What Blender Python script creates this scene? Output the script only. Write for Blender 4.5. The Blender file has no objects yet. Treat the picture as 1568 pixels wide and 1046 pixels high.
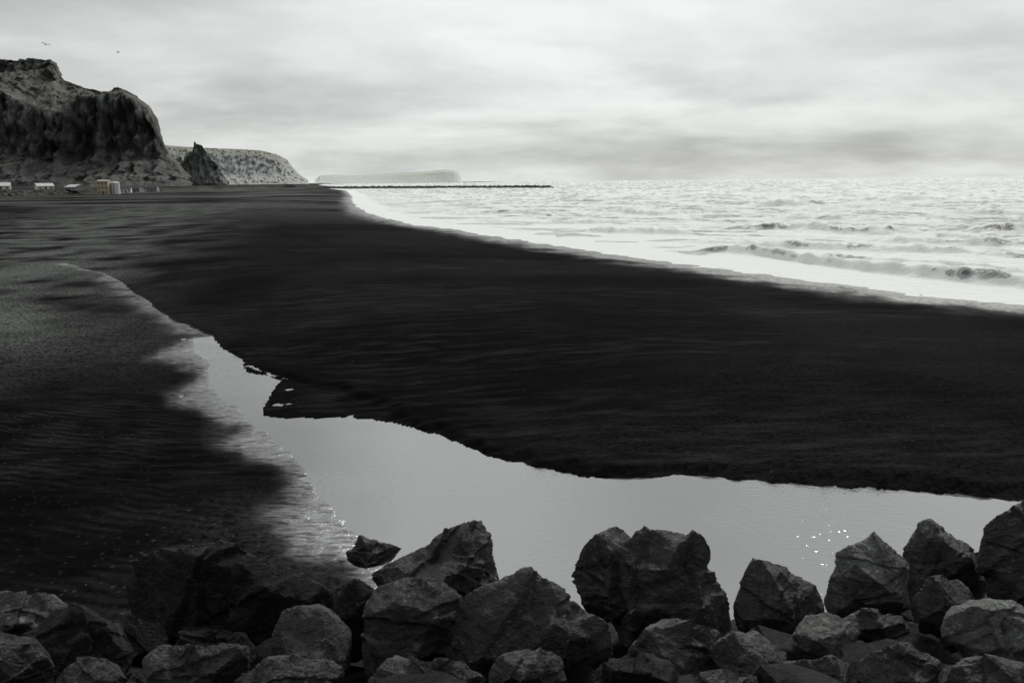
import bpy, math, random
import numpy as np
from mathutils import Vector, Matrix
random.seed(4)
scene=bpy.context.scene
# ------------------------------------------------------------------ camera
f=1220.0; H=6.0
pitch=math.atan((523-278)/f); roll=math.radians(0.55)
R=Matrix.Rotation(math.pi/2-pitch,3,'X')@Matrix.Rotation(-roll,3,'Z')
cd=bpy.data.cameras.new("camera"); cam=bpy.data.objects.new("camera",cd)
scene.collection.objects.link(cam); scene.camera=cam
cam.matrix_world=Matrix.Translation((0,0,H))@R.to_4x4()
cd.sensor_width=36; cd.lens=36*f/1568; cd.clip_start=0.1; cd.clip_end=200000
cd.dof.use_dof=True; cd.dof.focus_distance=25; cd.dof.aperture_fstop=2.8
scene.view_settings.view_transform='Standard'; scene.view_settings.look='None'; scene.view_settings.exposure=0
# image pixel coordinates unprojected through the camera -> world positions
def ray(u,v): return R@Vector(((u-784)/f,(523-v)/f,-1))
def G(u,v,z=0.0):
    d=ray(u,v); t=(z-H)/d.z; return (d.x*t,d.y*t)
def W(u,v,Y):
    d=ray(u,v); t=Y/d.y; return (d.x*t,H+d.z*t)
def GL(p): return [G(*q) for q in p]
# ------------------------------------------------------------------ noise
def _h(ix,iy,iz,s):
    n=(ix.astype(np.int64)*374761393+iy.astype(np.int64)*668265263+iz.astype(np.int64)*2147483647+s*1274126177)&0xffffffff
    n=((n^(n>>13))*1274126177)&0xffffffff
    n=((n^(n>>16))*2246822519)&0xffffffff
    return (n^(n>>15))
def n2(x,y,s=0):
    ix=np.floor(x);iy=np.floor(y);fx=x-ix;fy=y-iy
    u=fx*fx*fx*(fx*(fx*6-15)+10);v=fy*fy*fy*(fy*(fy*6-15)+10)
    z=np.zeros_like(ix)
    def g(a,b):
        h=_h(ix+a,iy+b,z,s)*(2*math.pi/4294967296.0)
        return np.cos(h)*(fx-a)+np.sin(h)*(fy-b)
    return ((g(0,0)*(1-u)+g(1,0)*u)*(1-v)+(g(0,1)*(1-u)+g(1,1)*u)*v)*1.5
def n3(x,y,z,s=0):
    ix=np.floor(x);iy=np.floor(y);iz=np.floor(z);fx=x-ix;fy=y-iy;fz=z-iz
    sm=lambda t:t*t*t*(t*(t*6-15)+10)
    u,v,w=sm(fx),sm(fy),sm(fz)
    def g(a,b,c):
        h=_h(ix+a,iy+b,iz+c,s)
        gx=((h&1023)/511.5-1);gy=(((h>>10)&1023)/511.5-1);gz=(((h>>20)&1023)/511.5-1)
        return gx*(fx-a)+gy*(fy-b)+gz*(fz-c)
    a=(g(0,0,0)*(1-u)+g(1,0,0)*u)*(1-v)+(g(0,1,0)*(1-u)+g(1,1,0)*u)*v
    b=(g(0,0,1)*(1-u)+g(1,0,1)*u)*(1-v)+(g(0,1,1)*(1-u)+g(1,1,1)*u)*v
    return (a*(1-w)+b*w)*1.3
def fbm2(x,y,o=4,s=0):
    r=0;a=1
    for i in range(o): r=r+a*n2(x*2**i+i*17.3,y*2**i-i*9.1,s+i);a*=.5
    return r
def fbm3(x,y,z,o=4,s=0,rid=False):
    r=0;a=1
    for i in range(o):
        k=n3(x*2**i+i*7.3,y*2**i-i*9.1,z*2**i+i*3.7,s+i)
        r=r+a*((0.5-abs(k)*1.6) if rid else k);a*=.5
    return r
def sst(a,b,x):
    t=np.clip((x-a)/(b-a),0,1); return t*t*(3-2*t)
def pdist(x,y,P,closed=False):
    P=list(P); 
    if closed:P=P+[P[0]]
    d=np.full(x.shape,1e18)
    for (ax,ay),(bx,by) in zip(P[:-1],P[1:]):
        ex,ey=bx-ax,by-ay;L=ex*ex+ey*ey+1e-12
        t=np.clip(((x-ax)*ex+(y-ay)*ey)/L,0,1)
        d=np.minimum(d,(x-ax-t*ex)**2+(y-ay-t*ey)**2)
    return np.sqrt(d)
def inside(x,y,P):
    c=np.zeros(x.shape,bool);n=len(P)
    for i in range(n):
        ax,ay=P[i];bx,by=P[(i+1)%n]
        if ay==by: continue
        c^=((ay>y)!=(by>y))&(x<(bx-ax)*(y-ay)/(by-ay)+ax)
    return c
# ------------------------------------------------------------------ plan of the place, mostly from image pixels
SH=GL([(530,292),(540,300),(540,308),(560,325),(590,335),(640,345),(700,352),(760,362),(830,373),(900,383),(960,392),(1020,400),(1080,409),(1150,418),(1250,431),(1350,444),(1450,456),(1568,467),(1700,482),(2000,515)])
LAGL=GL([(295,520),(300,540),(325,555),(325,590),(345,615),(370,625),(385,645),(410,665),(440,690),(470,720),(490,750),(515,785),(530,805),(560,825),(600,860),(620,930)])
LAGR=GL([(325,515),(345,540),(375,550),(380,570),(430,583),(415,600),(400,625),(400,637),(430,642),(500,640),(570,643),(610,652),(650,660),(700,680),(750,700),(830,718),(900,732),(960,734),(1040,730),(1100,733),(1200,742),(1300,747),(1400,752),(1500,762),(1568,768),(1750,790),(2000,810)])
BANK=GL([(100,412),(160,425),(200,445),(240,475),(270,495),(310,508),(325,515),(345,540),(375,550),(390,566),(430,580),(480,592),(520,602),(570,625),(610,650)])+LAGR[12:]
CB=GL([(350,306),(250,325),(180,350),(130,385)])
FAR=[(-202,900),(-300,1400),(-590,2500),(-1370,6000),(-283,8000)]
SHORE=FAR[::-1]+SH+[(45,8),(60,-60),(60,-400)]
SEA=SHORE+[(90000,-400),(90000,90000),(-283,90000)]
BERM=BANK[::-1]+CB[::-1]+[(-190,700)]+SH+[(45,8),(30,6)]
LAG=LAGL+[(-3,9.0),(20,9.0)]+LAGR[::-1]
PLAT=[(-320,-400),(-300,100),(-285,300),(-271,430),(-279,560),(-309,720),(-324,1050),(-379,1500),(-733,3000),(-1370,6000),(-283,8000),(-283,9000),(-90000,9000),(-90000,-400)]
def sgn(x,y,P,line=None):
    d=pdist(x,y,line if line else P,line is None); return np.where(inside(x,y,P),d,-d)
def rev_h(x,y):
    t=np.where(y>5.3,1.9-0.40*(y-5.3),1.9-0.8*(y-5.3))
    t=np.minimum(t,3.0); return t+0.12*n2(x*.9,y*.9,77)
def terrain(x,y):
    r=np.sqrt(x*x+y*y)
    nw=np.clip(r/60,0.25,3)
    wx=x+0.35*nw*n2(x*.8/nw,y*.8/nw,1)+0.10*nw*n2(x*3/nw,y*3/nw,2)
    wy=y+0.30*nw*n2(x*.8/nw+40,y*.8/nw,3)+0.08*nw*n2(x*3/nw+9,y*3/nw,4)
    dl=sgn(wx,wy,LAG)
    inb=inside(wx,wy,BERM)
    db=pdist(wx,wy,BANK)
    sd=sgn(wx,wy,SEA,SHORE)
    dcb=pdist(wx,wy,BANK[:1]+CB[::-1]+[(-190,700),(-170,2000)])
    out=-dl
    rp=fbm2(x*1.5,y*1.9,4,12)
    near=sst(60,25,r)
    flat=0.010+0.012*np.clip(out,0,3)+0.012*np.clip(out-3,0,30)+0.03*fbm2(x*.25,y*.25,3,9)*sst(0,4,out)+0.016*rp
    flat=flat+near*sst(1,3,out)*.012*np.sin((y*.95+x*.3+.8*n2(x*.5,y*.5,14)+.2*n2(x*1.5,y*1.5,16))*2*math.pi/.5)*sst(-.3,.3,n2(x*.2,y*.3,15))
    flat=np.where(dl>0,-0.03-0.22*sst(0,2.5,dl),flat)
    k=sst(30,19,y)*0.6+0.4
    bs=0.01+0.17*k*sst(0.0,0.5,db+.12*n2(x*2.5,y*2.5,26))+0.60*sst(0.3,9,db)
    bs=bs+0.02*fbm2(x*.3,y*.3,3,21)+.03*fbm2(x*1.3,y*1.3,3,23)*sst(0,.4,db)*sst(2.5,.6,db)
    a1=x*.88+y*.47;a2=-x*.47+y*.88
    bs=bs+.011*fbm2(a1*.3,a2*1.3,4,27)*sst(.5,3,db)
    bs=np.minimum(bs,0.035*np.clip(-sd,0,1e9)+0.0)
    fade=sst(0,14,dcb)
    h=np.where(inb,flat*(1-fade)+bs*fade,flat)
    h=np.minimum(h,np.where(sd>-60,0.035*np.clip(-sd,-100,1e9),1e9))
    pl=sgn(x+8*n2(x*.03,y*.03,31)+3*n2(x*.12,y*.12,32),y,PLAT,PLAT[:11])
    h=h+np.where(pl>0,3.6*sst(0,9,pl)+0.7*fbm2(x*.05,y*.05,4,33)*sst(0,9,pl),0)
    rv=rev_h(x,y); rev=rv>h
    h=np.maximum(h,np.where(y<12,rv,-9))
    return h,dict(dl=dl,db=db,sd=sd,pl=pl,inb=inb,dcb=dcb,rev=rev&(y<12),wx=wx,wy=wy)
# ------------------------------------------------------------------ mesh helpers
def grid_mesh(name,X,Y,Z,mask=None,wrap=False,attrs=None,smooth=True):
    nr,nc=X.shape
    idx=np.arange(nr*nc).reshape(nr,nc)
    if wrap: idx=np.concatenate([idx,idx[:,:1]],1)
    a=idx[:-1,:-1].ravel();b=idx[:-1,1:].ravel();c=idx[1:,1:].ravel();d=idx[1:,:-1].ravel()
    F=np.stack([a,b,c,d],1)
    if mask is not None:
        m=mask.ravel(); F=F[m[a]|m[b]|m[c]|m[d]]
    V=np.stack([X.ravel(),Y.ravel(),Z.ravel()],1)
    used=np.zeros(len(V),bool);used[F.ravel()]=True
    re=np.cumsum(used)-1;V=V[used];F=re[F]
    return raw_mesh(name,V,F,{k:v.ravel()[used] for k,v in (attrs or {}).items()},smooth)
def raw_mesh(name,V,F,attrs=None,smooth=True,sharp=None):
    me=bpy.data.meshes.new(name);k=F.shape[1]
    me.vertices.add(len(V));me.vertices.foreach_set("co",V.astype(np.float32).ravel())
    me.loops.add(F.size);me.loops.foreach_set("vertex_index",F.astype(np.int32).ravel())
    me.polygons.add(len(F));me.polygons.foreach_set("loop_start",np.arange(0,F.size,k,dtype=np.int32))
    me.polygons.foreach_set("loop_total",np.full(len(F),k,np.int32))
    me.update(calc_edges=True)
    me.polygons.foreach_set("use_smooth",np.full(len(F),smooth,bool))
    if sharp: me.set_sharp_from_angle(angle=math.radians(sharp))
    for n,v in (attrs or {}).items():
        at=me.attributes.new(n,'FLOAT','POINT');at.data.foreach_set("value",v.astype(np.float32))
    ob=bpy.data.objects.new(name,me);scene.collection.objects.link(ob);return ob
# ------------------------------------------------------------------ node helper
class NT:
    def __init__(s,nt): s.t=nt;s.n=nt.nodes;s.l=nt.links
    def add(s,ty,**k):
        x=s.n.new(ty)
        for a,b in k.items(): setattr(x,a,b)
        return x
    def set(s,inp,v):
        if isinstance(v,bpy.types.NodeSocket): s.l.new(v,inp)
        else: inp.default_value=v
    def m(s,op,a,b=0.0,c=0.0,clamp=False):
        x=s.add('ShaderNodeMath',operation=op,use_clamp=clamp)
        s.set(x.inputs[0],a);s.set(x.inputs[1],b);s.set(x.inputs[2],c);return x.outputs[0]
    def noise(s,vec,scale,detail=4,rough=.55,dist=0.0):
        x=s.add('ShaderNodeTexNoise');s.set(x.inputs['Vector'],vec)
        x.inputs['Scale'].default_value=scale;x.inputs['Detail'].default_value=detail
        x.inputs['Roughness'].default_value=rough;x.inputs['Distortion'].default_value=dist
        return x.outputs['Fac']
    def voro(s,vec,scale,feat='F1'):
        x=s.add('ShaderNodeTexVoronoi',feature=feat);s.set(x.inputs['Vector'],vec);x.inputs['Scale'].default_value=scale
        return x
    def map(s,vec,scale=(1,1,1),rot=(0,0,0),loc=(0,0,0)):
        x=s.add('ShaderNodeMapping');s.set(x.inputs[0],vec);x.inputs['Scale'].default_value=scale;x.inputs['Rotation'].default_value=rot;x.inputs['Location'].default_value=loc
        return x.outputs[0]
    def rng(s,v,a,b,c=0.0,d=1.0):
        x=s.add('ShaderNodeMapRange',interpolation_type='SMOOTHSTEP');s.set(x.inputs[0],v)
        for i,q in zip((1,2,3,4),(a,b,c,d)): s.set(x.inputs[i],q)
        return x.outputs[0]
    def mix(s,fac,a,b):
        x=s.add('ShaderNodeMix',data_type='RGBA');s.set(x.inputs[0],fac);s.set(x.inputs[6],a);s.set(x.inputs[7],b);return x.outputs[2]
    def attr(s,n): return s.add('ShaderNodeAttribute',attribute_name=n).outputs['Fac']
    def bump(s,h,dist,st=1.0,nrm=None):
        x=s.add('ShaderNodeBump');s.set(x.inputs['Height'],h);x.inputs['Distance'].default_value=dist;x.inputs['Strength'].default_value=st
        if nrm is not None: s.l.new(nrm,x.inputs['Normal'])
        return x.outputs[0]
def mat(name):
    m=bpy.data.materials.new(name);m.use_nodes=True
    t=NT(m.node_tree);b=m.node_tree.nodes['Principled BSDF'];return m,t,b
def col(v,tint=(1,1,1)): return (v*tint[0],v*tint[1],v*tint[2],1)
T=(0.94,1.0,0.95)
# ------------------------------------------------------------------ world
w=bpy.data.worlds.new("World");scene.world=w;w.use_nodes=True
try: w.cycles.sampling_method='MANUAL';w.cycles.sample_map_resolution=256
except Exception: pass
t=NT(w.node_tree);bg=w.node_tree.nodes['Background'];bg.inputs['Strength'].default_value=0.1
SUN_EL,SUN_AZ=math.radians(46),math.radians(28)
sky=t.add('ShaderNodeTexSky');sky.sky_type='NISHITA';sky.sun_disc=False;sky.sun_elevation=SUN_EL;sky.sun_rotation=SUN_AZ
tc=t.add('ShaderNodeTexCoord').outputs['Generated']
sx=t.add('ShaderNodeSeparateXYZ');t.l.new(tc,sx.inputs[0]);X,Y,Z=sx.outputs
zc=t.m('MAXIMUM',Z,0.0)
el=t.m('ARCSINE',zc);az=t.m('ARCTAN2',X,Y)
den=t.m('ADD',zc,0.20)
cx=t.add('ShaderNodeCombineXYZ');t.l.new(t.m('DIVIDE',X,den),cx.inputs[0]);t.l.new(t.m('DIVIDE',Y,den),cx.inputs[1])
P=cx.outputs[0]
c1=t.noise(t.map(P,(0.70,0.85,1),loc=(3.1,1.7,0)),1.2,4,.5,.4)
c2=t.noise(t.map(P,(1.2,1.4,1),loc=(9,4,2)),2.4,4,.58)
def gau(a0,e0,sa,se,amp):
    q=t.m('DIVIDE',t.m('SUBTRACT',az,a0),sa);p=t.m('DIVIDE',t.m('SUBTRACT',el,e0),se)
    s=t.m('ADD',t.m('MULTIPLY',q,q),t.m('MULTIPLY',p,p))
    return t.m('MULTIPLY',t.m('EXPONENT',t.m('MULTIPLY',s,-1.0)),amp)
L=t.rng(el,0.16,.5,0.655,0.82)
for g in [(0.16,0.19,.34,.10,.26),(-.55,.22,.28,.10,-.15),(.40,.035,.36,.022,-.13),(-.12,.07,.18,.03,.10),(-.35,.08,.2,.03,-.06),(.3,.005,.5,.015,.05),(-.06,.38,.11,.10,.16),(.55,.33,.22,.16,.14),(-.35,.36,.14,.12,-.22)]:
    L=t.m('ADD',L,gau(*g))
L=t.m('ADD',L,t.rng(c1,.35,.65,-.10,.10));L=t.m('ADD',L,t.rng(c2,.35,.68,-.04,.04))
# overcast is dimmer away from the sun's side of the sky
L=t.m('MULTIPLY',L,t.rng(Y,-.5,.35,.42,1.0))
L=t.m('MINIMUM',L,0.90)
vm=t.add('ShaderNodeVectorMath',operation='SCALE');vm.inputs[0].default_value=(9.6,9.85,9.62);t.l.new(L,vm.inputs[3])
va=t.add('ShaderNodeVectorMath',operation='SCALE');t.l.new(sky.outputs[0],va.inputs[0]);va.inputs[3].default_value=0.03
vs=t.add('ShaderNodeVectorMath',operation='ADD');t.l.new(vm.outputs[0],vs.inputs[0]);t.l.new(va.outputs[0],vs.inputs[1])
t.l.new(vs.outputs[0],bg.inputs['Color'])
ld=bpy.data.lights.new("sun",'SUN');lo=bpy.data.objects.new("sun",ld);scene.collection.objects.link(lo)
ld.energy=1.5;ld.angle=math.radians(10);ld.color=(1,.99,.95)
sd_=Vector((math.sin(SUN_AZ)*math.cos(SUN_EL),math.cos(SUN_AZ)*math.cos(SUN_EL),math.sin(SUN_EL)))
lo.rotation_euler=sd_.to_track_quat('Z','Y').to_euler()
# ------------------------------------------------------------------ ground sheet
th=np.concatenate([np.radians(np.linspace(-47,47,600)),np.radians(np.linspace(50,310,50))])
r=np.concatenate([np.geomspace(0.5,6,24)[:-1],np.geomspace(6,130,560)[:-1],np.geomspace(130,800,200)[:-1],np.geomspace(800,60000,60)])
RR,TT=np.meshgrid(r,th,indexing='ij');GX=RR*np.sin(TT);GY=RR*np.cos(TT)
GZ,D=terrain(GX,GY)
wetn=fbm2(GX*.35,GY*.35,4,51)
out=-D['dl']
dL=pdist(D['wx'],D['wy'],LAGL);dR=pdist(D['wx'],D['wy'],LAGR)
leftside=sst(.15,-.15,dL-dR)
wet=np.where(D['inb'],0,sst(1.5,0.0,out+.6*wetn)*sst(8.5,11,GY)*leftside)
wet=np.maximum(wet,sst(7.0,0.5,-D['sd']+1.5*wetn)*np.where(D['sd']<0.5,1,0)*.75)
creek=pdist(GX,GY,BANK[:7])
wet=np.maximum(wet,0.6*sst(1.8,0.0,creek+.9*wetn)*np.where(D['inb'],.1,1))
pale=sst(-.1,.6,fbm2(GX*.05+3,GY*.05,4,61))*np.where(D['inb'],.25,1)
strip=np.exp(-((pdist(GX,GY,GL([(-150,540),(0,440),(80,380),(170,340),(300,318)])))/ (0.14*np.maximum(GY,1)))**2)
pale=np.clip(pale*.22+strip*(0.8+1.3*fbm2(GX*.2,GY*.2,4,63)),0,1.3)
far_sheen=sst(50,240,RR)*sst(-.35,.4,fbm2(GX*.012,GY*.03,4,66))*(.5+.8*sst(80,400,RR))  # distant sand lightened in colour to imitate its grazing sheen
pale=np.maximum(pale,far_sheen)
pale=np.where(D['pl']>2,0.25+.3*sst(-.3,.5,fbm2(GX*.02,GY*.02,4,68)),pale)
rock=np.where(D['rev'],1.0,0)
pale=np.where(D['rev'],0,pale)
grav=np.where(D['inb'],.0,1)*(.35+.65*sst(-.2,.4,fbm2(GX*.15,GY*.15,3,71)+.15))*sst(.5,3,out)*sst(120,50,RR)
veg=np.where((D['pl']>-3),sst(-3,1,D['pl'])*sst(16,6,D['pl']),0)
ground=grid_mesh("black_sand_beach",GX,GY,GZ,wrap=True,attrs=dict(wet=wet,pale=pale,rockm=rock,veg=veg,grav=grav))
m,t,b=mat("black_sand");tc=t.add('ShaderNodeTexCoord').outputs['Object']
wt=t.attr('wet');pa=t.attr('pale');gv=t.attr('grav')
na=t.noise(tc,.6,2,.6);nb=t.noise(tc,9,4,.72);st=t.noise(t.map(tc,(.45,2.2,1),rot=(0,0,math.radians(-28))),1.1,5,.7)
st2=t.noise(t.map(tc,(.10,.6,1),rot=(0,0,math.radians(-24))),.35,2,.6)
sheen_streaks=t.m('MULTIPLY',t.rng(st,.42,.72),t.rng(st2,.38,.66))  # wind streaks, their sheen painted into the sand colour
rip=t.noise(t.map(tc,(3.0,9,1),rot=(0,0,math.radians(14))),.9,4,.62)
wv=t.add('ShaderNodeTexWave',wave_type='BANDS',bands_direction='Y');t.l.new(t.map(tc,(1,1,1),rot=(0,0,math.radians(16))),wv.inputs['Vector'])
wv.inputs['Scale'].default_value=1.1;wv.inputs['Distortion'].default_value=3.5;wv.inputs['Detail'].default_value=2;wv.inputs['Detail Scale'].default_value=1.4
rw=t.m('MULTIPLY',t.m('MULTIPLY',wv.outputs['Fac'],gv),t.rng(na,.40,.62))
pv=t.m('MULTIPLY',pa,t.rng(nb,.38,.60))
pv=t.m('ADD',pv,t.m('MULTIPLY',sheen_streaks,.12),clamp=True)
pv=t.m('ADD',pv,t.m('MULTIPLY',rw,.06),clamp=True)  # ripple crests lightened in the base colour as painted sheen
pv=t.m('MULTIPLY',pv,t.m('SUBTRACT',1.0,t.attr('rockm')))
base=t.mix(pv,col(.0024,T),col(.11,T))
vo=t.voro(tc,7.0);pebm=t.m('MULTIPLY',t.rng(vo.outputs['Distance'],.10,.05),t.rng(vo.outputs['Color'],.76,.78))
pebm=t.m('MULTIPLY',pebm,t.rng(na,.46,.6))
vo2=t.voro(tc,8.0);p2=t.m('MULTIPLY',t.rng(vo2.outputs['Distance'],.36,.16),t.rng(vo2.outputs['Color'],.60,.68))
p2=t.m('MULTIPLY',t.m('MULTIPLY',p2,t.m('MULTIPLY',gv,t.m('ADD',.12,pa))),1.0,clamp=True)
base=t.mix(t.m('MAXIMUM',pebm,p2),base,col(.24,T))
vg=t.mix(t.rng(t.noise(tc,.5,3,.7),.42,.62),col(.006,T),col(.10,(1,1,.85)))
base=t.mix(t.attr('veg'),base,vg)
t.l.new(base,b.inputs['Base Color'])
wn=t.m('MULTIPLY',wt,t.rng(rip,.30,.60,.45,1.0))
t.l.new(t.rng(wn,0,.9,.85,.18),b.inputs['Roughness'])
t.l.new(t.m('ADD',t.m('MULTIPLY',t.m('POWER',wn,1.4),.95),t.m('ADD',.010,t.m('ADD',t.m('MULTIPLY',rw,.04),t.m('MULTIPLY',pv,.15)))),b.inputs['Specular IOR Level'])
t.l.new(t.rng(wn,.2,1,1.45,3.0),b.inputs['IOR'])
hb=t.m('ADD',t.m('MULTIPLY',rip,.55),t.m('MULTIPLY',nb,.55))
t.l.new(t.bump(hb,.07,.7),b.inputs['Normal'])
ground.data.materials.append(m)
# ------------------------------------------------------------------ lagoon water
gxs=np.linspace(-16,34,200);gys=np.linspace(8,34,120);A,B=np.meshgrid(gxs,gys,indexing='ij')
dlw=sgn(A,B,LAG);lag=grid_mesh("lagoon_water",A,B,np.zeros_like(A)+0.004,mask=dlw>-1.0)
m,t,b=mat("still_water");tc=t.add('ShaderNodeTexCoord').outputs['Object']
b.inputs['Base Color'].default_value=col(.14,(.96,1,.97));b.inputs['IOR'].default_value=3.1;b.inputs['Roughness'].default_value=.04
wv=t.noise(t.map(tc,(2.2,5,1),rot=(0,0,.5)),2.0,3,.55);wl=t.noise(tc,.25,2,.5)
t.l.new(t.bump(t.m('MULTIPLY',wv,t.rng(wl,.35,.65,.1,1.0)),.015,.9),b.inputs['Normal'])
lag.data.materials.append(m)
# ------------------------------------------------------------------ sea
th=np.radians(np.linspace(-16,50,660))
r=np.concatenate([np.geomspace(24,260,700)[:-1],np.geomspace(260,1500,220)[:-1],np.geomspace(1500,80000,60)])
RR,TT=np.meshgrid(r,th,indexing='ij');SX=RR*np.sin(TT);SY=RR*np.cos(TT)
sd=sgn(SX,SY,SEA,SHORE)
SZ=np.zeros_like(SX);foam=np.zeros_like(SX);dark=np.zeros_like(SX)
ca,sa=math.cos(math.radians(-20)),math.sin(math.radians(-20))
al=SX*ca+SY*sa;ac=-SX*sa+SY*ca
amp=sst(2,40,sd)
SZ+=amp*(0.32*fbm2(al*.05,ac*.14,4,81)+.18*fbm2(al*.4,ac*.8,4,85))
sharp=1-abs(fbm2(al*.03+5,ac*.10,3,87))
SZ+=sst(20,120,sd)*0.8*np.clip(sharp-.75,0,1)*2
foam+=0.50+0.25*np.exp(-sd/12)-0.12*sst(150,700,RR)
foam+=0.42*fbm2(al*.06,ac*.26,4,91)+.18*fbm2(al*.35,ac*1.1,4,93)
foam+=.55*sst(.80,.97,1-abs(fbm2(al*.025+3,ac*.13,3,97)))*sst(8,20,sd)
crests=[([(880,322),(1010,330),(1100,326)],.9,.8),([(1130,315),(1200,317),(1280,315)],1.3,1.8),([(1080,348),(1200,352),(1290,357),(1420,355)],.9,1.3),
([(1470,355),(1560,357),(1660,358)],.9,1.5),([(1040,382),(1160,393),(1240,405),(1330,417),(1450,428),(1568,440),(1700,450)],.95,.9),
([(670,331),(800,328),(880,335)],.8,.8),([(870,355),(1000,360),(1090,362)],.8,.8),([(1200,395),(1330,402),(1400,411),(1568,420),(1650,425)],.6,.9),
([(1270,318),(1320,319),(1370,320)],.9,1.0),([(1420,328),(1568,330),(1700,332)],1.0,1.0),([(1120,300),(1200,299),(1270,300)],1.0,.8),([(1350,296),(1450,297),(1560,296)],1.2,.9),
([(1000,370),(1150,378),(1300,384),(1450,390),(1650,398)],.7,.9),([(800,345),(900,342),(1000,345)],.6,.6),([(1300,371),(1450,374),(1600,376)],.7,.9),([(900,305),(980,308),(1060,306)],1.0,.8),([(1150,336),(1300,339),(1420,338)],.8,.9)]
for i,(p,hh,dk) in enumerate(crests):
    p=GL(p);xs=np.array([q[0] for q in p]);ys=np.array([q[1] for q in p])
    sc=max(hh,.4);yy=np.interp(SX,xs,ys)+sc*3*n2(SX*.12/sc,SX*0,100+i)+sc*.4*n2(SX*.6/sc,SX*0,120+i)
    e=(xs[-1]-xs[0])*.3;tap=sst(xs[0],xs[0]+e,SX)*sst(xs[-1],xs[-1]-e,SX)
    a=hh*tap*np.clip(.85+.5*n2(SX*.15/sc,SX*0+3,140+i)+.25*n2(SX*1.2/sc,SY*.5,150+i),0,1.5);dy=SY-yy
    wf=1.0*sc;wb=6*sc
    SZ+=a*np.where(dy<0,np.exp(-(dy/wf)**2),np.exp(-(dy/wb)**2))
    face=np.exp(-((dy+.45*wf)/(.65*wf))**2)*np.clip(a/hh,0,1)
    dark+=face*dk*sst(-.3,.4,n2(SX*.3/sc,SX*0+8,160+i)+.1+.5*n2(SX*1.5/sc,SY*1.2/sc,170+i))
    foam+=tap*.9*np.exp(-((dy+4.0*wf)/(3.4*wf))**2)+tap*1.0*np.exp(-((dy-.7*wf)/(1.1*wf))**2)
SZ+=.03*sst(3,0,sd)*fbm2(al*.5,ac*.5,3,95)+0.012
foam=np.maximum(foam,sst(7.0,3.5,sd+1.8*n2(SX*.25,SY*.25,96))*1.6)
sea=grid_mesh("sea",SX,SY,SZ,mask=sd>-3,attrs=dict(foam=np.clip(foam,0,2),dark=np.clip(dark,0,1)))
m,t,b=mat("sea_water");tc=t.add('ShaderNodeTexCoord').outputs['Object']
fo=t.attr('foam');dk=t.attr('dark')
rot=(0,0,math.radians(20))
f1=t.noise(t.map(tc,(.5,1.5,1),rot=rot),.75,6,.74);f2=t.noise(t.map(tc,(.06,.3,1),rot=rot),.5,3,.6)
fm=t.m('ADD',t.m('MULTIPLY',f1,.75),t.m('MULTIPLY',f2,.25))
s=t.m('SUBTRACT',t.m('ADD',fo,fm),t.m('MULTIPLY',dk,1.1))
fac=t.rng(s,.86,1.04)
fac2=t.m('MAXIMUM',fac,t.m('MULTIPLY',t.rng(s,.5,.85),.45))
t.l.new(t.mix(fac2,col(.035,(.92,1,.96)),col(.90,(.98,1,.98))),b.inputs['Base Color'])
t.l.new(t.rng(fac,0,1,.28,.8),b.inputs['Roughness'])
t.l.new(t.bump(t.m('ADD',f1,t.m('MULTIPLY',fac,.3)),.5,.7),b.inputs['Normal'])
sea.data.materials.append(m)
# ------------------------------------------------------------------ rocks
import bmesh
_ico={}
def ico(n):
    if n not in _ico:
        bm=bmesh.new();bmesh.ops.create_icosphere(bm,subdivisions=n,radius=1)
        V=np.array([v.co[:] for v in bm.verts]);F=np.array([[v.index for v in q.verts] for q in bm.faces]);bm.free()
        _ico[n]=(V/np.linalg.norm(V,axis=1)[:,None],F)
    return _ico[n]
def hull(p):
    p=sorted(set(p))
    def half(q):
        o=[]
        for c in q:
            while len(o)>1 and (o[-1][0]-o[-2][0])*(c[1]-o[-2][1])-(o[-1][1]-o[-2][1])*(c[0]-o[-2][0])<=0:o.pop()
            o.append(c)
        return o
    a=half(p);b=half(p[::-1]);return a[:-1]+b[:-1]
def radial(dirs,pl):
    r_=np.full(len(dirs),1e9)
    for n,d in pl:
        q=dirs@n; r_=np.minimum(r_,np.where(q>1e-4,d/np.maximum(q,1e-4),1e9))
    return r_
def cut(dirs,V,rng,n,lo,hi,front=.6):
    for i in range(n):
        q=rng.normal(size=3)
        if rng.random()<front: q[1]=-abs(q[1])-.9
        q/=np.linalg.norm(q);s=(V@q).max()*rng.uniform(lo,hi);k=V@q
        f_=np.where(k>s,s/np.maximum(k,1e-6),1);V=V*f_[:,None]
    return V
def ledges(V,size,rng,n,amp):
    nr=V/np.linalg.norm(V,axis=1)[:,None]
    wob=.03*size*fbm3(V[:,0]/size*3+9,V[:,1]/size*3,V[:,2]/size*3,3,31)
    for i in range(n):
        q=rng.normal(size=3);q/=np.linalg.norm(q);q2=rng.normal(size=3);q2/=np.linalg.norm(q2)
        c=size*rng.uniform(-.3,.35);c2=size*rng.uniform(-.3,.2)
        k=sst(c,c+.013*size,V@q+wob)*sst(c2,c2+.013*size,V@q2-wob)
        V=V-nr*(k*amp*size*rng.uniform(.4,1))[:,None]
    return V
def roughen(V,size,rng,k=1.0):
    o=rng.uniform(-50,50,3);q=V/size+o
    nr=V/np.linalg.norm(V,axis=1)[:,None]
    d=.013*fbm3(q[:,0]*2,q[:,1]*2,q[:,2]*2,3,1)
    st=fbm3(q[:,0]*3.2,q[:,1]*3.2,q[:,2]*3.2,4,7)*7
    d+=.009*(np.floor(st)+sst(.82,1,st%1))/2
    d+=.011*fbm3(q[:,0]*9,q[:,1]*9,q[:,2]*9,4,11,True)
    return V+nr*(d*size*k)[:,None]
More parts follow.
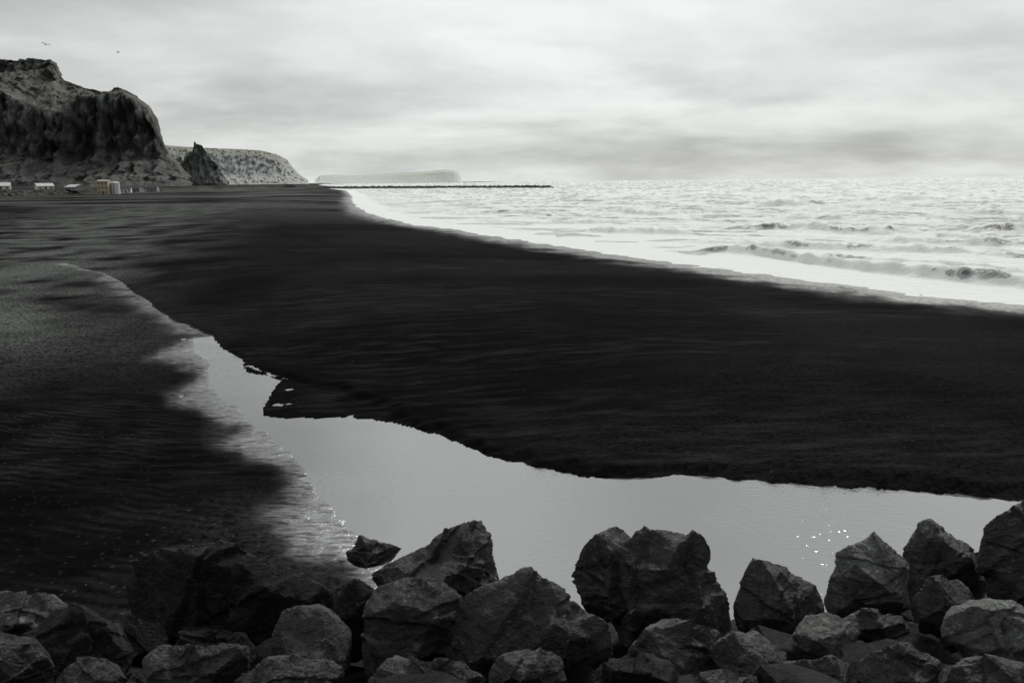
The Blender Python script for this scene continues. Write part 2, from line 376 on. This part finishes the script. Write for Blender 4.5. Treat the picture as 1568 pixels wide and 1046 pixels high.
def boulder_outline(pts,Yc,depth,seed,sub=6,k=1.0):
    rng=np.random.default_rng(seed);h=hull(pts)
    cx=(max(p[0] for p in h)+min(p[0] for p in h))/2;cz=(max(p[1] for p in h)+min(p[1] for p in h))/2
    h=[((a-cx)*1.05,(b-cz)*1.05) for a,b in h];pl=[]
    for (ax,az_),(bx,bz) in zip(h,h[1:]+h[:1]):
        nx,nz=bz-az_,-(bx-ax);l=math.hypot(nx,nz)
        if l<1e-3: continue
        nx/=l;nz/=l;d=nx*ax+nz*az_
        for sg in (-1,1):
            ty=rng.uniform(.1,1.2)*sg;q=math.sqrt(1+ty*ty)
            pl.append((np.array([nx,ty,nz])/q,max(d,.05)/q))
    size=max(max(p[0] for p in h)*2,max(p[1] for p in h)*2)
    for sg in (-1,1):
        for j in range(3):
            n=np.array([rng.uniform(-.8,.8),sg,rng.uniform(-.1,1.1)]);n/=np.linalg.norm(n)
            pl.append((n,depth/2*rng.uniform(.6,1.0)))
    dirs,F=ico(sub);V=dirs*radial(dirs,pl)[:,None]
    V=cut(dirs,V,rng,7,.72,.88,1.0);V=cut(dirs,V,rng,8,.95,.99,.3)
    V=ledges(V,size*.8,rng,8,.036)
    V=roughen(V,size*.8,rng,k)
    return V+np.array([cx,Yc,cz]),F,size
def rock_mat(name,lo_,hi_,sheen,vein=3.0):
    m,t,b=mat(name);tc=t.add('ShaderNodeTexCoord').outputs['Object']
    a=t.noise(tc,1.7,3,.62);c=t.noise(tc,18,4,.75);v=t.noise(t.map(tc,(1,1,2.2),rot=(.6,.4,0)),5.0,6,.76,.8)
    base=t.mix(t.rng(a,.36,.66),col(lo_,T),col(hi_,T))
    base=t.mix(t.m('MULTIPLY',t.rng(v,.54,.64),.75),base,col(hi_*vein,T))
    base=t.mix(t.m('MULTIPLY',t.rng(c,.52,.36),.7),base,col(lo_*.4,T))
    t.l.new(base,b.inputs['Base Color'])
    t.l.new(t.rng(c,.3,.7,.26,.58),b.inputs['Roughness']);b.inputs['Specular IOR Level'].default_value=sheen
    hh=t.m('ADD',t.m('MULTIPLY',v,.7),t.m('MULTIPLY',c,.4))
    t.l.new(t.bump(hh,.07,1.0),b.inputs['Normal']);return m
MD=rock_mat("basalt_dark",.006,.012,.14);MM=rock_mat("basalt_mid",.009,.038,.52,3.6);MP=rock_mat("basalt_pale",.045,.13,.55,2.3);MR=rock_mat("basalt_rubble",.004,.011,.12)
rocks=[
(8.6,1.9,MD,[(172,905),(180,875),(205,845),(262,836),(345,820),(420,813),(470,834),(520,868),(554,910),(552,990),(400,1046),(200,1010)]),
(10.2,.6,MM,[(520,850),(530,828),(541,809),(580,820),(619,842),(600,862),(540,872)]),
(8.8,1.6,MM,[(545,885),(610,848),(690,803),(737,782),(780,810),(808,872),(790,930),(560,950)]),
(6.7,1.1,MM,[(670,900),(740,876),(830,878),(895,901),(945,940),(945,1010),(900,1060),(690,1060)]),
(6.9,1.0,MM,[(552,960),(573,903),(620,884),(690,888),(735,930),(730,1000),(680,1040),(570,1040)]),
(8.4,1.4,MM,[(925,870),(945,820),(976,778),(1002,767),(1042,774),(1092,808),(1110,850),(1117,930),(1118,975),(1000,1000),(930,970)]),
(8.6,1.0,MM,[(865,888),(890,848),(915,810),(962,800),(990,850),(990,930),(900,960)]),
(8.0,1.0,MM,[(1120,930),(1138,888),(1163,845),(1200,862),(1252,892),(1267,930),(1255,990),(1140,990)]),
(7.8,1.0,MP,[(1258,900),(1273,858),(1300,816),(1322,802),(1350,812),(1389,850),(1410,885),(1402,930),(1330,955),(1262,945)]),
(8.6,1.0,MM,[(1378,835),(1408,796),(1440,781),(1476,796),(1504,835),(1512,900),(1480,960),(1400,950)]),
(7.8,1.3,MM,[(1496,870),(1506,808),(1545,774),(1590,754),(1650,790),(1680,870),(1600,930),(1510,930)]),
(7.0,1.1,MP,[(-90,940),(-40,905),(20,895),(100,899),(140,920),(135,960),(40,990),(-80,985)]),
(6.2,1.0,MD,[(25,995),(55,943),(120,926),(175,960),(212,1010),(190,1080),(50,1080)]),
(6.6,.8,MM,[(415,985),(422,930),(455,922),(500,934),(535,965),(535,1020),(470,1050),(420,1040)]),
(5.6,.9,MM,[(205,1040),(226,994),(300,981),(375,986),(396,1030),(370,1090),(230,1090)]),
(5.4,.8,MM,[(345,1045),(382,1008),(450,998),(518,1008),(536,1050),(500,1100),(370,1100)]),
(5.3,.9,MM,[(545,1040),(578,1001),(640,991),(700,1011),(755,1050),(700,1100),(560,1100)]),
(5.7,.7,MM,[(748,1030),(772,1001),(830,990),(865,1015),(873,1050),(830,1090),(760,1090)]),
(6.5,.9,MM,[(960,1005),(988,961),(1060,941),(1112,956),(1133,1000),(1110,1050),(1000,1060)]),
(6.2,.7,MM,[(1080,995),(1118,964),(1170,971),(1208,1000),(1200,1045),(1110,1050)]),
(6.8,.7,MP,[(1205,975),(1238,938),(1290,931),(1315,965),(1295,1015),(1220,1015)]),
(7.0,.6,MM,[(1282,945),(1328,926),(1385,941),(1397,970),(1345,995),(1295,985)]),
(7.4,.8,MM,[(1398,918),(1425,883),(1455,878),(1492,898),(1502,950),(1440,985),(1405,970)]),
(6.2,.9,MP,[(1437,965),(1488,931),(1560,918),(1620,940),(1620,1010),(1490,1020)]),
(5.6,.9,MM,[(-60,1015),(0,971),(50,981),(90,1020),(75,1070),(-40,1080)]),
(5.5,.7,MM,[(78,1045),(110,1004),(160,1006),(200,1040),(185,1080),(100,1080)]),
(7.4,1.0,MD,[(130,1000),(150,955),(200,940),(250,955),(270,1000),(220,1040),(150,1040)]),
(7.5,1.0,MD,[(490,960),(500,900),(540,880),(580,905),(600,960),(570,1010),(510,1010)]),
(5.4,.8,MD,[(905,1060),(925,1008),(980,1000),(1030,1020),(1045,1070),(1000,1100),(920,1100)]),
(5.4,.8,MM,[(1040,1060),(1065,1022),(1120,1015),(1165,1040),(1180,1080),(1100,1100)]),
(5.6,.7,MM,[(1190,1045),(1215,1008),(1270,1000),(1310,1020),(1320,1070),(1210,1080)]),
(5.7,.7,MM,[(1300,1030),(1330,990),(1390,980),(1440,1010),(1440,1060),(1320,1070)]),
(5.5,.8,MM,[(1430,1055),(1450,1012),(1510,1000),(1570,1015),(1590,1070),(1450,1090)]),
(6.6,.8,MD,[(255,1000),(272,965),(320,955),(370,965),(400,1000),(350,1040),(270,1030)])]
for i,(Yc,dp,mt,px) in enumerate(rocks):
    pts=[W(u,v,Yc) for u,v in px]
    big=max(p[0] for p in pts)-min(p[0] for p in pts)>.75
    V,F,size=boulder_outline(pts,Yc,dp,500+i,6 if big else 5,1.0)
    ob=raw_mesh("boulder",V,F,sharp=26);ob.data.materials.append(mt)
rng=np.random.default_rng(9);VV=[];FF=[];o=0
dirs,F0=ico(4)
for i in range(260):
    y=rng.uniform(4.0,10.5);x=rng.uniform(-1,1)*(y*.75+2)
    s=rng.uniform(.16,.5)*(1 if y<8.3 else .6)
    pl=[(np.array(q,float),1.0) for q in ((1,0,0),(-1,0,0),(0,1,0),(0,-1,0),(0,0,1),(0,0,-1))]
    for j in range(10):
        n=rng.normal(size=3);n/=np.linalg.norm(n);pl.append((n,rng.uniform(.55,1.0)))
    V=dirs*radial(dirs,pl)[:,None];V=roughen(V,1.4,rng,.8)*np.array([rng.uniform(.8,1.4),rng.uniform(.8,1.2),rng.uniform(.6,.95)])*s
    z=float(rev_h(np.array([x]),np.array([y]))[0])
    VV.append(V+np.array([x,y,max(z,-.05)-s*rng.uniform(.0,.35)]));FF.append(F0+o);o+=len(V)
ob=raw_mesh("rubble_rocks",np.concatenate(VV),np.concatenate(FF),sharp=28);ob.data.materials.append(MR)
# ------------------------------------------------------------------ mountains
def ridge(name,rows,ncol,nsub,disp,mt,seed,gr):
    lines=[]
    for r_ in rows:
        D_,pts=r_
        u=np.array([p[0] for p in pts],float);xz=[W(p[0],p[1],D_) if len(p)==2 else (W(p[0],280,D_)[0],p[2]) for p in pts]
        lines.append((u,np.array([q[0] for q in xz]),np.array([q[1] for q in xz]),D_))
    u0,u1=lines[0][0][0],lines[0][0][-1];uu=np.linspace(u0,u1,ncol)
    XX=[];YY=[];ZZ=[]
    for u,x,z,D_ in lines:
        XX.append(np.interp(uu,u,x));ZZ.append(np.interp(uu,u,z));YY.append(np.full(ncol,float(D_)))
    XX,YY,ZZ=map(np.array,(XX,YY,ZZ));nr=len(lines)
    tt=np.linspace(0,nr-1,(nr-1)*nsub+1);i0=np.minimum(tt.astype(int),nr-2);fr=(tt-i0)[:,None]
    ip=lambda A:A[i0]*(1-fr)+A[i0+1]*fr
    X_,Y_,Z_=ip(XX),ip(YY),ip(ZZ)
    S=disp
    gm=np.repeat(np.array(gr,float)[np.minimum(np.floor(tt).astype(int),nr-2)][:,None],ncol,1)
    g=fbm3(X_/(S*2.0),Y_/(S*5),Z_/(S*9),5,seed,True);g2=fbm3(X_/(S*.7),Y_/(S*1.5),Z_/(S*1.6),5,seed+5)
    hgt=sst(0,S*1.2,Z_)*(1-.4*gm)
    Y2=Y_-S*(g*2.0+g2*1.0)*hgt; X2=X_+S*.15*g2*hgt; Z2=Z_+S*.14*g2*hgt+S*.05*g*hgt
    ob=grid_mesh(name,X2,Y2,Z2,attrs=dict(gr=gm));ob.data.materials.append(mt);return ob
def hill_mat(name,rk,gr,s,zlo,zhi,painted_haze,mot=1.0,haze_tone=.3):
    m,t,b=mat(name);g=t.add('ShaderNodeNewGeometry');tc=t.add('ShaderNodeTexCoord').outputs['Object']
    po=t.add('ShaderNodeSeparateXYZ');t.l.new(g.outputs['Position'],po.inputs[0])
    n=t.noise(tc,1.6/s,5,.65);nf=t.noise(t.map(tc,(1,.4,.18)),5/s,6,.72);nl=t.noise(t.map(tc,(.15,.15,1)),6/s,4,.6)
    sl=t.m('ADD',t.attr('gr'),t.m('MULTIPLY',t.m('SUBTRACT',n,.5),1.6))
    rock=t.mix(t.rng(nf,.38,.64),col(rk*(1-.6*mot),T),col(rk*(1+1.2*mot),T));rock=t.mix(t.m('MULTIPLY',t.rng(nl,.5,.62),.5*mot),rock,col(rk*.6,T))
    gras=t.mix(t.rng(nf,.35,.65),col(gr*(1-.5*mot),(1,1,.88)),col(gr*(1+.15*mot),(1,1,.88)))
    c=t.mix(t.rng(sl,.35,.75),rock,gras)
    c=t.mix(t.rng(po.outputs[2],zhi,zlo,0,painted_haze),c,col(haze_tone))  # haze painted into the base colour, stronger towards the foot
    t.l.new(c,b.inputs['Base Color']);b.inputs['Roughness'].default_value=.9;b.inputs['Specular IOR Level'].default_value=.05
    t.l.new(t.bump(nf,s*.3,.9*mot),b.inputs['Normal']);return m
top=[(-350,100),(-250,102),(0,95),(50,92),(75,91),(86,97),(92,110),(103,124),(125,134),(160,142),(190,137),(212,148),(230,163),(240,180),(248,205),(258,232),(292,270)]
clf=[(-350,150),(0,142),(50,160),(75,168),(100,172),(125,150),(160,147),(190,142),(215,155),(230,167),(240,184),(248,209),(258,236),(292,271)]
fac_=[(-350,240),(0,235),(125,245),(190,238),(248,243),(258,250),(292,273)]
tal=[(-350,255),(0,258),(125,266),(190,262),(256,268),(292,275)]
bas=[(-350,0,3),(0,0,3),(292,0,3)]
upc=[(p[0],p[1]+ (16 if p[0]<80 else (8 if p[0]<110 else 2))) for p in top]
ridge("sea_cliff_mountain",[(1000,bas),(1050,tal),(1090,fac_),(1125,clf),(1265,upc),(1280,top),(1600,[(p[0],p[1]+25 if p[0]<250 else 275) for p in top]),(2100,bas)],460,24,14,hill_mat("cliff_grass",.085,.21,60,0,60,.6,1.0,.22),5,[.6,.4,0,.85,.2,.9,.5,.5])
M2=[(190,222),(253,223),(280,225),(340,228),(370,229),(400,231),(425,237),(440,245),(450,258),(460,268),(472,276)]
ridge("distant_headland",[(2350,[(190,0,2),(472,0,2)]),(2450,[(190,262),(440,268),(472,278)]),(2530,[(p[0],p[1]+9 if p[0]<445 else p[1]+2) for p in M2]),(2600,M2),(3200,[(p[0],p[1]+8 if p[0]<455 else 277) for p in M2]),(3600,[(190,0,2),(472,0,2)])],240,16,10,hill_mat("headland_painted_haze",.32,.32,150,0,120,.8,.12,.48),15,[.6,.1,.7,1,.6,.6])  # rock and grass tones kept pale to imitate distance haze
ST=[(268,278),(279,252),(286,240),(296,232),(299,217),(304,221),(311,223),(318,232),(330,248),(340,262),(350,278)]
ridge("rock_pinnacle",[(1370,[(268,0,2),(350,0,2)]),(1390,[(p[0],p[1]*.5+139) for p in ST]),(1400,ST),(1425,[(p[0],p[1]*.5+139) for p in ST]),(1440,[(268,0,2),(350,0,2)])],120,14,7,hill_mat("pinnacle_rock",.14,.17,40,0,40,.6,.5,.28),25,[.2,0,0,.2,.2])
IS=[(482,278),(490,269),(510,268),(540,269),(580,267),(620,264),(650,263),(680,260),(695,261),(703,266),(708,278)]
ridge("distant_island",[(6300,[(482,0,0),(708,0,0)]),(6420,[(p[0],min(278,p[1]+4)) for p in IS]),(6500,IS),(7200,[(p[0],min(278,p[1]+3)) for p in IS]),(7600,[(482,0,0),(708,0,0)])],200,10,4,hill_mat("island_painted_haze",.66,.66,300,0,90,.8,.02,.78),35,[.5,.5,.5,.5,.5])  # whole island coloured pale in place of atmospheric haze
# ------------------------------------------------------------------ jetty
n=400;s_=np.linspace(0,1,n);ac_=np.linspace(-1,1,13)
S_,A_=np.meshgrid(s_,ac_,indexing='ij');jx=-215+253*S_;jy=905-205*S_
X_=jx+A_*6*.63;Y_=jy+A_*6*.77;Z_=-.8+3.0*(1-abs(A_)**1.5)*sst(1.0,.985,S_)+.9*fbm2(X_*.35,Y_*.35,3,71)*(1-abs(A_))
j=grid_mesh("breakwater_jetty",X_,Y_,Z_,smooth=False);j.data.materials.append(MD)
# ------------------------------------------------------------------ town
def flat(name,v,tint=(1,1,1),rough=.8,n=.15):
    m,t,b=mat(name);tc=t.add('ShaderNodeTexCoord').outputs['Object']
    q=t.noise(tc,.8,4,.6);t.l.new(t.mix(q,col(v*(1-n),tint),col(v*(1+n),tint)),b.inputs['Base Color']);b.inputs['Roughness'].default_value=rough;return m
WH=flat("white_paint",.7);TAN=flat("ochre_paint",.50,(1,.84,.60));RG=flat("roof_grey",.35);RD=flat("roof_dark",.06);GL_=flat("window_glass",.10,rough=.2);RL=flat("roof_pale",.55);GR=flat("concrete_grey",.3)
def part(name,V,F,mt,par):
    me=bpy.data.meshes.new(name);me.from_pydata(V,[],F);me.update();o=bpy.data.objects.new(name,me);scene.collection.objects.link(o);o.parent=par;me.materials.append(mt);return o
def boxp(name,x0,x1,y0,y1,z0,z1,mt,par):
    V=[(x,y,z) for z in(z0,z1) for y in(y0,y1) for x in(x0,x1)]
    return part(name,V,[(0,2,3,1),(4,5,7,6),(0,1,5,4),(2,6,7,3),(0,4,6,2),(1,3,7,5)],mt,par)
def building(name,x,y,w_,d_,h_,rh,wall,roof,rot=0,storeys=1,nw=4):
    e=bpy.data.objects.new(name,None);scene.collection.objects.link(e)
    z=float(terrain(np.array([x]),np.array([y]))[0][0])-.3
    e.location=(x,y,z);e.rotation_euler=(0,0,rot)
    a=w_/2;c=d_/2
    V=[(-a,-c,0),(a,-c,0),(a,c,0),(-a,c,0),(-a,-c,h_),(a,-c,h_),(a,c,h_),(-a,c,h_),(-a,0,h_+rh-.05),(a,0,h_+rh-.05)]
    F=[(0,1,5,4),(2,3,7,6),(1,2,6,9,5),(3,0,4,8,7),(4,5,9,8),(6,7,8,9)]
    part("walls",V,F,wall,e)
    o=.35
    V=[];F=[]
    for sg in(-1,1):
        k=len(V);zz=h_-rh*o/c
        V+=[(-a-o,sg*(c+o),zz),(a+o,sg*(c+o),zz),(a+o,0,h_+rh),(-a-o,0,h_+rh),(-a-o,sg*(c+o),zz+.2),(a+o,sg*(c+o),zz+.2),(a+o,0,h_+rh+.2),(-a-o,0,h_+rh+.2)]
        F+=[(k,k+1,k+2,k+3),(k+4,k+5,k+6,k+7),(k,k+1,k+5,k+4),(k,k+3,k+7,k+4),(k+1,k+2,k+6,k+5)]
    part("roof",V,F,roof,e)
    for s in range(storeys):
        zb=h_*(s+.35)/storeys;zt=h_*(s+.72)/storeys
        for i in range(nw):
            xc=-a+w_*(i+.5)/nw
            if s==0 and i==nw//2: boxp("door",xc-.55,xc+.55,-c-.04,-c+.1,0.05,2.1,RD,e)
            else: boxp("window_%d_%d"%(s,i),xc-w_/nw*.22,xc+w_/nw*.22,-c-.04,-c+.1,zb,zt,GL_,e)
    return e
def bx(u,D_): return (u-784)/1244*D_
building("apartment_block",bx(163,520),520,6.5,8,8.3,.8,TAN,RG,.1,3,3)
for i,(u,D_,w_,d_,h_,rh,wa,ro,rot) in enumerate([(4,500,10,8,2.4,2.0,WH,RL,.5),(70,500,9,9,2.2,1.6,WH,RL,.7),(118,515,10,8,2.2,1.4,GR,RL,-.5)]):
    building("storage_shed",bx(u,D_),D_,w_,d_,h_,rh,wa,ro,rot,1,3)
for i,(u,D_,w_,h_,wa,ro,rot) in enumerate([(195,600,7,3.4,WH,RD,.3),(212,640,8,3.2,GR,RD,-.2),(236,660,8,3.6,GR,RD,.1)]):
    building("gabled_house",bx(u,D_),D_,w_,6.5,h_,2.2,wa,ro,rot,1,3)
e=bpy.data.objects.new("storage_tank",None);scene.collection.objects.link(e);tx,ty=bx(179,522),522
e.location=(tx,ty,float(terrain(np.array([tx]),np.array([ty]))[0][0])-.3)
def lathe(name,prof,mt,par,n=28):
    V=[];F=[]
    for i,(r_,z_) in enumerate(prof):
        for j in range(n): V.append((r_*math.cos(2*math.pi*j/n),r_*math.sin(2*math.pi*j/n),z_))
    for i in range(len(prof)-1):
        for j in range(n): F.append((i*n+j,i*n+(j+1)%n,(i+1)*n+(j+1)%n,(i+1)*n+j))
    return part(name,V,F,mt,par)
lathe("tank_shell",[(2.6,0),(2.6,7.0)],WH,e);lathe("domed_roof",[(2.75,7.0),(2.75,7.15),(2.0,7.8),(1.0,8.2),(.02,8.3)],RL,e);boxp("ladder",-.3,.3,-2.72,-2.61,.3,7.0,GR,e)
# ------------------------------------------------------------------ gulls
GM=flat("gull_feathers",.05)
def gull(pos,yaw,flap):
    V=[];F=[];n=10
    body=[(-.36,.012,.01),(-.28,.05,0.01),(-.12,.085,0),(.06,.095,0),(.18,.075,.02),(.25,.05,.04),(.31,.055,.05),(.36,.04,.05),(.38,.018,.045),(.43,.006,.035)]
    for y,r_,z in body:
        for j in range(n): V.append((r_*math.cos(6.2832*j/n),y,z+r_*.9*math.sin(6.2832*j/n)))
    for i in range(len(body)-1):
        for j in range(n): F.append((i*n+j,i*n+(j+1)%n,(i+1)*n+(j+1)%n,(i+1)*n+j))
    for sg in(-1,1):
        k=len(V);W_=[(.05,.14,-.10,0),(.25,.20,-.05,.10*flap),(.45,.16,-.08,.17*flap),(.70,.02,-.14,.13*flap),(.92,-.16,-.20,.04*flap)]
        for x,fy,by,z in W_: V+=[(sg*x,fy,z+.03),(sg*x,by,z+.015),(sg*x,by,z+.005),(sg*x,fy,z+.0)]
        for i in range(4):
            for q in range(4): F.append((k+i*4+q,k+i*4+(q+1)%4,k+i*4+4+(q+1)%4,k+i*4+4+q))
    k=len(V);V+=[(-.03,-.3,.01),(.03,-.3,.01),(.10,-.50,.01),(-.10,-.50,.01),(-.03,-.3,.025),(.03,-.3,.025),(.10,-.50,.02),(-.10,-.50,.02)]
    F+=[(k,k+1,k+2,k+3),(k+4,k+5,k+6,k+7),(k,k+1,k+5,k+4),(k+2,k+3,k+7,k+6),(k+1,k+2,k+6,k+5),(k,k+3,k+7,k+4)]
    me=bpy.data.meshes.new("gull");me.from_pydata(V,[],F);o=bpy.data.objects.new("gull",me);scene.collection.objects.link(o);me.materials.append(GM)
    o.location=pos;o.rotation_euler=(.5,.25,yaw)
a=W(70,69,170);gull((a[0],170,a[1]),.4,1.6);a=W(181,81,240);gull((a[0],240,a[1]),-.5,1.4)
